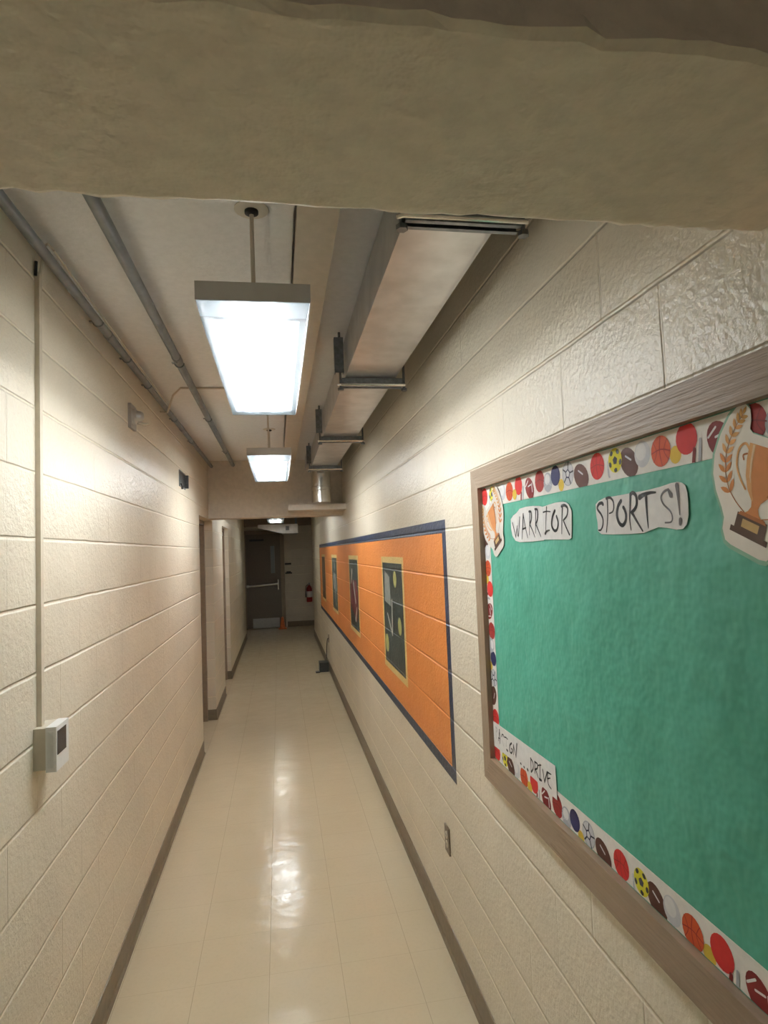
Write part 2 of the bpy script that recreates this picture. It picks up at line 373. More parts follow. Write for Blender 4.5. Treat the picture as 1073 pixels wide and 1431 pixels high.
# ================================================================== the setting
structure(link('floor', B(-2.0, 2.2, -1.3, 15.4, -.12, 0), M['floor']))
structure(link('ceiling', B(-2.0, 2.2, -1.3, 15.4, ZC, ZC+.12), M['ceiling']))
structure(link('wall_right', B(XR, XR+.2, -1.3, 13.45, 0, ZC), M['wall']))
Y1a, Y1b, Y2a, Y2b, YCE, ZD = 5.93, 7.08, 8.27, 9.30, 13.62, 2.19
bm = bmesh.new()
box(bm, XL-.2, XL, -1.3, Y1a, 0, ZC); box(bm, XL-.2, XL, Y1a, Y1b, ZD, ZC)
box(bm, XL-.2, XL, Y1b, Y2a, 0, ZC); box(bm, XL-.2, XL, Y2a, Y2b, ZD, ZC); box(bm, XL-.2, XL-.004, Y2b, YCE, 0, ZC)
structure(link('wall_left', bm, M['wall']))
structure(link('wall_end', B(-2.0, 2.2, 15.2, 15.4, 0, ZC), M['wallx']))
structure(link('wall_lobby_left', B(-2.0, -1.85, 13.62, 15.2, 0, ZC), M['wall']))
structure(link('wall_lobby_right', B(2.05, 2.2, 13.45, 15.2, 0, ZC), M['wall']))

def beam(name, y0, y1, z0, x0=XL, x1=XR, rag=.004, mat='beam', xn=60, dz=0.):
    """a plastered beam across the corridor with slightly ragged lower arrises"""
    bm = bmesh.new(); rng = random.Random(3); rows = []
    for i in range(xn+1):
        x = x0 + (x1-x0)*i/xn
        a, b, c = rng.uniform(-rag, rag), rng.uniform(-rag, rag), rng.uniform(-rag, rag)
        rows.append([bm.verts.new(p) for p in ((x, y0, ZC), (x, y0, z0+.02), (x, y0+a*1.3, z0+.004+c*.3), (x, y0+.010+a, z0), (x, y1-.010+b, z0), (x, y1+b*1.3, z0+.004+c*.3), (x, y1, z0+.02), (x, y1, ZC))])
    for a, b in zip(rows, rows[1:]):
        for k in range(7): bm.faces.new((a[k], a[k+1], b[k+1], b[k]))
        bm.faces.new((a[7], a[0], b[0], b[7]))
    bm.faces.new(rows[0][::-1]); bm.faces.new(rows[-1])
    return structure(link(name, bm, M[mat]))
beam('trim_1', .472, .772, 2.25)
beam('trim_2', 6.72, 6.98, 2.195, rag=.001, mat='plaster')
structure(link('trim_3', B(-1.9, 2.1, 14.35, 14.6, 2.43, ZC), M['steel_paint']))      # brown lintel over the lobby
# shallow painted ribs under the ceiling, along the corridor
structure(link('trim_4', B(.078, .200, .772, 6.72, ZC-.038, ZC), M['trimpaint']))
structure(link('trim_5', B(.004, .070, .772, 6.72, ZC-.022, ZC), M['ceiling']))
# plaster ledge below the end of the duct
structure(link('trim_6', B(.107, XR, 6.40, 6.72, 2.24, 2.298), M['trimpaint']))

def cove(name, x, sgn, y0, y1, ends=()):
    """rubber cove base: a curved toe at the floor, straight above"""
    prof = [(0, 0), (.016, 0), (.015, .004), (.008, .012), (.005, .022), (.005, .108), (.003, .113), (0, .114)]
    bm = bmesh.new(); A = [bm.verts.new((x+sgn*a, y0, b)) for a, b in prof]; Bv = [bm.verts.new((x+sgn*a, y1, b)) for a, b in prof]
    k = len(prof)
    for i in range(k-1): bm.faces.new((A[i], A[i+1], Bv[i+1], Bv[i]))
    bm.faces.new(A[::-1]); bm.faces.new(Bv); bm.faces.new((A[k-1], A[0], Bv[0], Bv[k-1]))
    return bm
def join(a, b):
    me = bpy.data.meshes.new('tmp'); b.to_mesh(me); b.free(); a.from_mesh(me); bpy.data.meshes.remove(me)
    return a
structure(link('baseboard_right', join(cove('', XR, -1, -1.2, 13.45), B(XR-.005, XR+.2, 13.45, 13.455, 0, .114)), M['cove']))
bm = cove('', XL, 1, -1.2, Y1a); join(bm, cove('', XL, 1, Y1b, Y2a)); join(bm, cove('', XL-.004, 1, Y2b, YCE))
box(bm, XL-.13, XL+.005, Y1b-.006, Y1b, 0, .114); box(bm, XL-.09, XL+.003, Y2b-.006, Y2b, 0, .114)
structure(link('baseboard_left', bm, M['cove']))
bm = bmesh.new(); box(bm, .16, 2.05, 15.192, 15.2, 0, .13); box(bm, -1.85, -.86, 15.192, 15.2, 0, .13)
structure(link('baseboard_end', bm, M['cove']))

# side doors, set back in the openings of the long wall
def side_door(name, y0, y1, xd, jamb, lever):
    d = bpy.data.objects.new(name, None); d.location = (xd, (y0+y1)/2, 0); COL.objects.link(d); structure(d)
    bm = bmesh.new()
    box(bm, xd-.07, xd+jamb, y0, y0+.045, 0, ZD); box(bm, xd-.07, xd+jamb, y1-.045, y1, 0, ZD); box(bm, xd-.07, xd+jamb, y0+.045, y1-.045, ZD-.045, ZD)
    link('door_frame', bm, M['steel_paint'], d, bevel=.004)
    link('door_leaf', B(xd-.05, xd-.005, y0+.048, y1-.048, .012, ZD-.048), M['wood_up'], d)
    for z in (.28, 1.08, 1.92):
        h = bmesh.new(); tube(h, [(xd+.012, y1-.056, z-.075), (xd+.012, y1-.056, z+.075)], .017, 10); box(h, xd-.004, xd+.006, y1-.10, y1-.046, z-.05, z+.05)
        link('hinge', h, M['door'], d)
    h = bmesh.new(); lathe(h, [(.030, 0), (.030, .008), (.012, .012), (.012, .05)], (xd-.005, lever, 1.04), 'X', 18)
    tube(h, [(xd+.045, lever, 1.04), (xd+.047, lever+.03, 1.04), (xd+.045, lever+.11, 1.038)], .009, 10)
    link('door_handle', h, M['chrome'], d, smooth=True)
    return d
side_door('door_1', Y1a, Y1b, -.885, .068, 6.08)
d2 = side_door('door_2', Y2a, Y2b, -.86, .07, 8.86)
link('door_closer', B(-.86, -.80, 8.75, 9.2, 2.08, 2.135), M['strut'], d2, bevel=.004)

# end door: frame, leaf, narrow window, push bar, kick plate, closer
d = bpy.data.objects.new('door_3', None); d.location = (-.40, 15.2, 0); COL.objects.link(d); structure(d)
bm = bmesh.new(); box(bm, -.86, -.79, 15.10, 15.2, 0, 2.36); box(bm, .03, .12, 15.10, 15.2, 0, 2.36); box(bm, -.79, .03, 15.10, 15.2, 2.27, 2.36)
link('door_frame', bm, M['steel_paint'], d, bevel=.004)
bm = bmesh.new(); box(bm, -.79, -.205, 15.13, 15.18, .015, 2.27); box(bm, -.11, .03, 15.13, 15.18, .015, 2.27); box(bm, -.205, -.11, 15.13, 15.18, .015, 1.315); box(bm, -.205, -.11, 15.13, 15.18, 1.98, 2.27)
link('door_leaf', bm, M['door'], d)
gl = N('dim_wired_glass'); gl.base((.22, .24, .24), .12, 0., .5)
w = link('door_window', B(-.203, -.112, 15.145, 15.160, 1.317, 1.978), gl.m, d)
bm = bmesh.new()
for a in ((-.225, -.205, 1.295, 2.0), (-.11, -.09, 1.295, 2.0)): box(bm, a[0], a[1], 15.12, 15.132, a[2], a[3])
box(bm, -.205, -.11, 15.12, 15.132, 1.295, 1.317); box(bm, -.205, -.11, 15.12, 15.132, 1.978, 2.0)
link('window_bead', bm, M['door'], d)
bm = bmesh.new(); tube(bm, [(-.77, 15.05, 1.02), (-.05, 15.05, 1.06)], .028, 12); box(bm, -.79, -.73, 15.04, 15.13, .99, 1.06); box(bm, -.075, -.04, 15.05, 15.13, 1.03, 1.09)
link('push_bar', bm, M['chrome'], d)
tube_b = bmesh.new(); box(tube_b, -.050, -.030, 15.10, 15.13, .92, 1.16)
link('latch_case', tube_b, M['chrome'], d, bevel=.004)
link('kick_plate', B(-.66, -.03, 15.126, 15.131, .02, .245), M['kick'], d)
bm = bmesh.new(); box(bm, -.70, -.36, 15.07, 15.13, 2.10, 2.15); box(bm, -.52, -.49, 15.02, 15.09, 2.13, 2.15)
link('door_closer', bm, M['black'], d, bevel=.004)

# ================================================================== light fixtures
def fixture(name, y0, y1, zb, label, tube_mat, group, stems=None, tubes=True, x0=-.200, x1=.1035):
    t = thing(name, ((x0+x1)/2, (y0+y1)/2, zb), label, 'ceiling light', group)
    zt = zb+.095; zl = zb+.047
    bm = bmesh.new(); w = .006
    box(bm, x0-.002, x1+.002, y0-.002, y1+.002, zt-.006, zt)
    box(bm, x0-.002, x0+w, y0-.002, y1+.002, zl-.004, zt-.006); box(bm, x1-w, x1+.002, y0-.002, y1+.002, zl-.004, zt-.006)
    box(bm, x0+w, x1-w, y0-.002, y0+w, zl-.004, zt-.006); box(bm, x0+w, x1-w, y1-w, y1+.002, zl-.004, zt-.006)
    link('housing', bm, M['housing'], t)
    # the lens: a tray open at the top, edge rings darkened to imitate light falloff
    i = .010
    top = [(x0, y0), (x1, y0), (x1, y1), (x0, y1)]; bot = [(x0+i, y0+.004), (x1-i, y0+.004), (x1-i, y1-.004), (x0+i, y1-.004)]
    mid = [(x0+.030, y0+.025), (x1-.030, y0+.025), (x1-.030, y1-.075), (x0+.030, y1-.075)]
    cen = [(x0+.052, y0+.050), (x1-.052, y0+.050), (x1-.052, y1-.110), (x0+.052, y1-.110)]
    bm = bmesh.new(); cv_ = [bm.verts.new((*p, zb)) for p in cen]; bm.faces.new(cv_[::-1])
    link('lens', bm, M['lens'], t)
    bm = bmesh.new()
    tv = [bm.verts.new((*p, zl)) for p in top]; bv = [bm.verts.new((*p, zb)) for p in bot]; mv = [bm.verts.new((*p, zb)) for p in mid]; cv_ = [bm.verts.new((*p, zb)) for p in cen]
    for k in range(4):
        bm.faces.new((tv[k], tv[(k+1)%4], bv[(k+1)%4], bv[k])).material_index = k % 2; bm.faces.new((bv[k], bv[(k+1)%4], mv[(k+1)%4], mv[k])); bm.faces.new((mv[k], mv[(k+1)%4], cv_[(k+1)%4], cv_[k])).material_index = 2
    link('lens_rim', bm, [M['lens_rim'], M['lens_side'], M['lens_mid']], t)
    xm = (x0+x1)/2
    for sx_ in (-.052, .052):
        tb = bmesh.new(); tube(tb, [(xm+sx_, y0+.045, zb+.026), (xm+sx_, y1-.075, zb+.026)], .0125, 12)
        link('lamp_tube', tb, tube_mat, t, smooth=True)
    for ys in stems or (y0+.09, y1-.09):
        st = bmesh.new(); tube(st, [(xm-.003, ys, zt), (xm-.003, ys, ZC)], .0065, 10)
        s_ = link('stem', st, M['rod'], t, smooth=True)
        cn = bmesh.new(); lathe(cn, [(.050, 0), (.050, -.003), (.026, -.006)], (xm-.003, ys, ZC), 'Z', 20)
        link('canopy', cn, M['trimpaint'], s_, smooth=True)
        cn = bmesh.new(); lathe(cn, [(.020, 0), (.020, -.008), (.008, -.012)], (xm-.003, ys, ZC-.006), 'Z', 16)
        link('dark_stem_hole', cn, M['black'], s_, smooth=True)  # black ring painted in for the dark hole around the stem
    return t
G = 'hanging fluorescent lights'
f1 = fixture('ceiling_light', 1.650, 2.850, 2.445, 'large bright hanging light fixture nearest the front beam', M['tube'], G, (1.77, 2.75))
sm = bmesh.new(); pr = random.Random(5)
pts = [(-.055+.044*math.cos(2*PI*k/14)*pr.uniform(.6, 1.1), 1.755+.034*math.sin(2*PI*k/14)*pr.uniform(.5, 1.1)) for k in range(14)]
vs = [sm.verts.new((*p, 2.4440)) for p in pts]; sm.faces.new(vs)
link('dust_patch', sm, M['lens_rim'], f1)
fixture('ceiling_light', 4.300, 5.545, 2.445, 'second hanging light fixture, bright, in front of the dropped header', M['tube'], G, (4.42, 5.02))
fixture('ceiling_light', 7.70, 8.90, 2.445, 'hanging light fixture just behind the dropped header', M['tube_weak'], G)
fixture('ceiling_light', 10.75, 11.95, 2.38, 'farthest hanging light fixture, low over the dark end of the corridor', M['tube_far'], G)

# ================================================================== ceiling services
def pipe(name, x, r, y0, y1, z, label, couplings, straps):
    t = thing(name, (x, y0, z), label, 'pipe', 'conduits along the ceiling')
    b = bmesh.new(); tube(b, [(x, y0, z), (x, y1, z)], r, 16)
    link('conduit', b, M['pipe'], t, smooth=True)
    for y in couplings:
        b = bmesh.new(); tube(b, [(x, y-.035, z), (x, y+.035, z)], r*1.13, 16); tube(b, [(x, y-.02, z-r*1.1), (x, y-.02, z-r*1.35)], .004, 8)
        link('coupling', b, M['pipe'], t, smooth=True)
    for y in straps:
        b = bmesh.new(); rr = r*1.12; prev = None
        tube(b, [(x+rr*math.cos(a), y, z+rr*math.sin(a)) for a in [PI+PI*k/10 for k in range(11)]], .0035, 6)
        box(b, x-rr-.014, x-rr+.002, y-.010, y+.010, z-.002, z+.002)
        link('strap', b, M['strut'], t)
    return t
ZP = 2.768
p1 = pipe('conduit_pipe', XL+.044, .0170, .772, 6.72, ZP-.012, 'grey ceiling conduit running in the corner above the thermostat wall', (2.72, 4.7), (2.55, 3.02, 3.49, 4.35, 5.2))
pipe('conduit_pipe', -.462, .0195, .772, 6.72, ZP, 'grey ceiling conduit between the corner pipe and the lights', (3.05,), (3.12, 4.4, 5.8))
b = bmesh.new(); tube(b, [(-.664, 1.99, 2.772), (-.664, 2.3, 2.768), (-.664, 2.9, 2.768), (-.664, 3.9, 2.765)], .0034, 8)
link('clipped_wire', b, M['devbeige'], p1, smooth=True)

b = bmesh.new(); tube(b, [(-.705, 3.95, 2.715), (-.66, 3.93, 2.705), (-.60, 3.78, 2.775), (-.55, 3.74, ZC-.006), (-.30, 3.74, ZC-.006), (.004, 3.74, ZC-.006)], .006, 8)
tag(link('ceiling_cable', b, M['rod'], smooth=True), 'thin painted cable crossing the ceiling above the pipes', 'cable')

# galvanised duct and its trapeze hangers
t = thing('air_duct', (.44, .9, 2.6), 'long galvanised sheet metal air duct along the ceiling', 'air duct')
DX0, DX1, DZ0, DZ1 = .325, .552, 2.600, 2.775
bm = bmesh.new(); box(bm, DX0, DX1, .80, 6.05, DZ0, DZ1)
link('trunk', bm, M['galv'], t, bevel=.003)
bm = bmesh.new(); box(bm, DX0-.003, DX0+.004, .80, 6.05, DZ0-.003, DZ0+.012); box(bm, DX1-.002, DX1+.028, .80, 6.05, DZ0+.030, DZ0+.036); box(bm, DX1-.002, DX1+.004, .80, 6.05, DZ0, DZ0+.036)
link('seam_flange', bm, M['galv'], t)
bm = bmesh.new(); lathe(bm, [(.098, -.32), (.098, -.20), (.104, -.195), (.104, -.165), (.098, -.16), (.098, .05)], (.44, 6.22, DZ0+.02), 'Z', 24)
link('round_collar', bm, M['chrome'], t, smooth=True)
link('end_box', B(DX0-.03, DX1+.03, 6.05, 6.42, DZ0+.06, DZ1+.02), M['galv'], t, bevel=.003)
hang0 = None
def hanger(y, label, first):
    t = thing('duct_hanger', (.44, y, 2.56), label, 'hanger', 'duct hangers')
    b = bmesh.new()                                   # slotted channel under the duct
    box(b, .308, .590, y-.021, y+.021, 2.590, 2.596); box(b, .308, .590, y-.021, y-.017, 2.556, 2.590); box(b, .308, .590, y+.017, y+.021, 2.556, 2.590); box(b, .308, .590, y-.017, y-.008, 2.556, 2.559); box(b, .308, .590, y+.008, y+.017, 2.556, 2.559)
    link('channel', b, M['strut'], t)
    for x in (.302, .600):
        b = bmesh.new(); tube(b, [(x, y, 2.545), (x, y, ZC)], .006, 8)
        rod = link('threaded_rod', b, M['strut'], t, smooth=True)
        b = bmesh.new(); lathe(b, [(.014, -.008), (.014, .004)], (x, y, 2.550), 'Z', 6); link('nut', b, M['strut'], rod)
    b = bmesh.new(); tube(b, [(.290, y-.014, 2.566), (.302, y-.027, 2.563), (.600, y-.027, 2.563)], .006, 8)
    link('cross_rod', b, M['chrome'], t, smooth=True)
    b = bmesh.new()
    box(b, .276, .318, y-.022, y-.019, 2.62, ZC-.03); box(b, .276, .280, y-.022, y+.012, 2.62, ZC-.03); box(b, .314, .318, y-.022, y+.012, 2.62, ZC-.03)
    link('side_channel', b, M['strut'], t)
    return t
h1 = hanger(1.345, 'metal duct hanger partly hidden by the front beam', True)
copy_thing(h1, (0, 1.425, 0), 'metal duct hanger level with the far end of the largest light')
copy_thing(h1, (0, 2.86, 0), 'metal duct hanger above the second light fixture')
copy_thing(h1, (0, 4.33, 0), 'metal duct hanger at the far end of the duct')

# far sheet-metal duct in the lobby
t = thing('lobby_duct', (.25, 13.2, 2.2), 'shiny sheet metal duct hanging in the dark lobby', 'air duct')
bm = bmesh.new(); box(bm, .085, .405, 13.0, 13.9, 2.205, 2.40)
link('trunk', bm, M['galv'], t, bevel=.004)
bm = bmesh.new()
pts = [(.085, 2.205), (.085, 2.40), (-.42, 2.40), (-.42, 2.33), (-.36, 2.325)]
A = [bm.verts.new((p[0], 13.0, p[1])) for p in pts]; Bv = [bm.verts.new((p[0], 13.45, p[1])) for p in pts]
bm.faces.new(A); bm.faces.new(Bv[::-1])
for i in range(len(pts)): bm.faces.new((A[i], Bv[i], Bv[(i+1)%len(pts)], A[(i+1)%len(pts)]))
link('tapered_fitting', bm, M['galv'], t)
link('access_panel', B(.15, .225, 12.99, 13.0, 2.27, 2.36), M['strut'], t, bevel=.002)
for yk in (13.1, 13.7):
    for xk in (.10, .365): link('strap', B(xk, xk+.025, yk, yk+.002, 2.40, ZC), M['strut'], t)

# ================================================================== left wall devices
t = thing('thermostat', (XL, 2.04, 1.25), 'white thermostat with dark display on beige wall box', 'thermostat')
link('back_box', B(XL, -.694, 1.992, 2.098, 1.193, 1.314), M['devbeige'], t, bevel=.004)
link('cover', B(-.694, -.664, 1.985, 2.092, 1.188, 1.318), M['devwhite'], t, bevel=.006)
link('display', B(-.664, -.6625, 1.992, 2.066, 1.235, 1.304), M['screen'], t)
bm = bmesh.new()
for k in range(7): box(bm, -.690+k*.0032, -.6885+k*.0032, 1.9835, 1.986, 1.20, 1.306)
link('vent_rib', bm, M['devwhite'], t)

t = thing('wire_raceway', (XL, 2.03, 1.314), 'narrow beige raceway dropping down the wall to the thermostat', 'raceway')
link('raceway_cover', B(XL, -.716, 2.020, 2.042, 1.314, 2.715), M['raceway'], t, bevel=.002)
b = bmesh.new(); tube(b, [(-.722, 2.036, 2.60), (-.720, 2.035, 2.70), (-.712, 2.03, 2.745), (-.698, 2.0, 2.785), (-.678, 1.985, 2.790), (-.664, 1.99, 2.774)], .004, 8)
link('wire', b, M['devbeige'], t, smooth=True)
b = bmesh.new(); tube(b, [(-.724, 2.012, 2.70), (-.722, 2.012, 2.745)], .005, 8)
link('raceway_end', b, M['black'], t)

t = thing('wall_alarm', (XL, 3.27, 2.53), 'small grey alarm plate with a round knob high on the wall', 'alarm')
link('mounting_plate', B(XL, -.716, 3.215, 3.335, 2.468, 2.592), M['steelgrey'], t, bevel=.003)
b = bmesh.new(); lathe(b, [(.044, 0), (.042, .014), (.030, .022), (.026, .040), (.018, .050), (.004, .053)], (-.716, 3.262, 2.532), 'X', 24)
link('dome', b, M['dome'], t, smooth=True)
b = bmesh.new(); tube(b, [(-.70, 3.29, 2.505), (-.675, 3.31, 2.500), (-.655, 3.33, 2.508)], [.008, .009, .006], 10)
link('nozzle', b, M['devbeige'], t, smooth=True)

t = thing('junction_box', (XL, 4.93, 2.40), 'open dark electrical box in the wall near the dropped header', 'electrical box')
bm = bmesh.new(); y0, y1, z0, z1 = 4.80, 5.08, 2.35, 2.455
box(bm, XL, XL+.006, y0-.01, y1+.01, z1, z1+.01); box(bm, XL, XL+.006, y0-.01, y1+.01, z0-.01, z0); box(bm, XL, XL+.006, y0-.01, y0, z0, z1); box(bm, XL, XL+.03, y1, y1+.012, z0, z1)
link('rim', bm, M['strut'], t)
link('painted_dark_inside', B(XL, XL+.002, y0, y1, z0, z1), M['black'], t)  # flat black sheet standing in for the shade inside the box
b = bmesh.new(); tube(b, [(XL+.004, 4.86, 2.37), (XL+.012, 4.875, 2.345), (XL+.010, 4.88, 2.325)], .007, 8)
link('loose_wire', b, M['black'], t)

# ================================================================== right wall: outlet, mural
def outlet(name, y, z, label):
    t = thing(name, (XR, y, z), label, 'outlet')
    link('cover_plate', B(XR-.006, XR, y-.036, y+.036, z-.058, z+.058), plain('tarnished_metal_plate', (.16, .125, .085), .35, .5), t, bevel=.002)
    for dz in (-.020, .020):
        b = bmesh.new(); lathe(b, [(.0165, 0), (.0165, -.0025), (.015, -.003)], (XR-.006, y, z+dz), 'X', 20)
        s_ = link('receptacle', b, M['devbeige'], t, smooth=True)
        b = bmesh.new()
        for dy in (-.006, .006): box(b, XR-.0095, XR-.009, y+dy-.001, y+dy+.001, z+dz-.003, z+dz+.006)
        link('slot', b, M['black'], s_)
    return t
outlet('wall_outlet', 2.74, .497, 'metal wall outlet low between the mural corner and the bulletin board')
outlet('wall_outlet', 9.40, .48, 'distant wall outlet under the mural with a black cord plugged in')

t = thing('wall_mural', (XR, 6.8, 1.35), 'long orange painted mural with navy border on the block wall', 'mural')
MY0, MY1, MZ0, MZ1 = 2.555, 10.95, .803, 1.922
XM = XR-.0012
bm = bmesh.new(); sheet(bm, XM, [(MY0+.055, MZ0+.055), (MY1-.055, MZ0+.055), (MY1-.055, MZ1-.058), (MY0+.055, MZ1-.058)], .0012)
link('orange_field', bm, M['orange'], t)
bm = bmesh.new()
for a in (((MY0, MZ0), (MY1, MZ0), (MY1, MZ0+.055), (MY0, MZ0+.055)), ((MY0, MZ1-.058), (MY1, MZ1-.058), (MY1, MZ1), (MY0, MZ1)),
          ((MY0, MZ0+.055), (MY0+.055, MZ0+.055), (MY0+.055, MZ1-.058), (MY0, MZ1-.058)), ((MY1-.055, MZ0+.055), (MY1, MZ0+.055), (MY1, MZ1-.058), (MY1-.055, MZ1-.058))):
    sheet(bm, XM, a, .0012)
link('navy_border', bm, M['navy'], t)
XP = XM-.0006
for i, (a, b_) in enumerate(((3.497, 4.262), (5.57, 6.335), (7.66, 8.43), (9.66, 10.42))):
    bm = bmesh.new(); sheet(bm, XP, [(a, 1.003), (b_, 1.003), (b_, 1.752), (a, 1.752)], .0006)
    p = link('painted_panel', bm, M['cream'], t)
    bm = bmesh.new(); x = XP-.0004
    sheet(bm, x, [(a+.045, 1.043), (b_-.045, 1.043), (b_-.045, 1.712), (a+.045, 1.712)], .0004, 0)
    x -= .0003
    if i == 0:       # tennis: three balls and two crossing white lines
        for cy, cz, rr in ((3.773, 1.612, .052), (3.668, 1.331, .054)): flat(bm, x, ell(cy, cz, rr, rr), 1)
        flat(bm, x, [q for q in ell(4.134, 1.170, .060, .060)], 1)
        stroke(bm, x-.0001, [(3.900, 1.475), (3.924, 1.252)], .018, .024, 2); stroke(bm, x-.0001, [(4.08, 1.371), (3.93, 1.255)], .016, .018, 2)
        flat(bm, x, [(3.94, 1.43), (4.17, 1.45), (4.15, 1.66), (3.97, 1.62)], 4)
    if i == 1:       # baseball: crossed pale bats on maroon
        flat(bm, x, [(6.25, 1.25), (5.75, 1.12), (5.62, 1.35), (5.75, 1.52), (6.2, 1.5)], 3)
        stroke(bm, x-.0001, [(6.06, 1.60), (6.16, 1.48)], .05, .03, 2); stroke(bm, x-.0001, [(5.985, 1.50), (5.83, 1.31)], .030, .045, 2); stroke(bm, x-.0001, [(5.76, 1.255), (5.865, 1.14)], .03, .05, 2)
    if i == 2:       # a grey-green figure
        flat(bm, x, ell(8.0, 1.60, .06, .06), 4); flat(bm, x, [(8.12, 1.52), (7.88, 1.50), (7.90, 1.28), (8.10, 1.30)], 4)
        stroke(bm, x-.0001, [(8.1, 1.5), (8.18, 1.4), (8.10, 1.32)], .05, .04, 2); stroke(bm, x-.0001, [(8.0, 1.3), (7.96, 1.15), (7.85, 1.1)], .06, .04, 4); stroke(bm, x-.0001, [(7.9, 1.45), (7.8, 1.3)], .04, .03, 2)
    if i == 3:       # a brown ground with one pale curved line
        flat(bm, x, [(a+.05, 1.05), (b_-.05, 1.05), (b_-.05, 1.70), (a+.05, 1.70)], 5)
        stroke(bm, x-.0002, [(10.12, 1.62), (10.0, 1.45), (10.02, 1.3), (10.12, 1.17)], .05, .05, 4)
    link('panel_picture', bm, [M['slate'], M['myellow'], M['mwhite'], M['mmaroon'], M['mgrey'], M['mbrown']], p, smooth='keep')

# ================================================================== bulletin board
XF, XG = .682, .7005                                    # front of the frame, face of the green paper
BY0, BY1, BZ0, BZ1 = .28, 2.092, 1.004, 2.069
t = thing('bulletin_board', (XR, 1.2, BZ0), 'bulletin board in a brown wooden frame, lined with green paper', 'bulletin board')
bm = bmesh.new(); fw = .070
def rail(pts):
    b = bmesh.new(); a = [b.verts.new((XF, *p)) for p in pts]; c = [b.verts.new((XR, *p)) for p in pts]
    b.faces.new(a); b.faces.new(c[::-1])
    for i in range(4): b.faces.new((a[i], c[i], c[(i+1)%4], a[(i+1)%4]))
    return b
iy0, iy1, iz0, iz1 = BY0+fw, 2.022, 1.086, 2.002
link('frame_rail', rail([(BY0, BZ1), (BY1, BZ1), (iy1, iz1), (iy0, iz1)]), M['wood'], t, bevel=.004)
link('frame_rail', rail([(BY0, BZ0), (BY1, BZ0), (iy1, iz0), (iy0, iz0)]), M['wood'], t, bevel=.004)
link('frame_rail', rail([(BY1, BZ0), (BY1, BZ1), (iy1, iz1), (iy1, iz0)]), M['wood_up'], t, bevel=.0025)
link('frame_rail', rail([(BY0, BZ0), (BY0, BZ1), (iy0, iz1), (iy0, iz0)]), M['wood_up'], t, bevel=.0025)
link('green_paper', B(XG, XR-.002, BY0+.01, BY1-.01, BZ0+.01, BZ1-.01), M['paper_green'], t)

# printed border strips: the same run of balls, 0.754 m long, repeats
RUN = [('red', 1.999, 1.970, .030), ('ysoccer', 1.925, 1.972, .026), ('bfoot', 1.875, 1.961, .031), ('golf', 1.828, 1.970, .026), ('basket', 1.770, 1.966, .029), ('tennis', 1.729, 1.953, .016),
       ('dodge', 1.697, 1.976, .028), ('bat', 1.664, 1.950, .020), ('stripe', 1.617, 1.960, .030), ('maroon', 1.549, 1.972, .030), ('volley', 1.498, 1.963, .026),
       ('navy', 1.452, 1.975, .026), ('tennis', 1.423, 1.948, .015), ('soccer', 1.384, 1.971, .030), ('bfoot2', 1.319, 1.957, .032), ('hook', 1.203+.754-.003, 1.955, .014)]
INKS = ['border', 'p_red', 'p_orange', 'p_maroon', 'p_brown', 'p_navy', 'p_yellow', 'p_lime', 'p_grey', 'p_dark', 'p_white', 'p_lightgrey', 'p_darkred']
ix_ = {k: i for i, k in enumerate(INKS)}
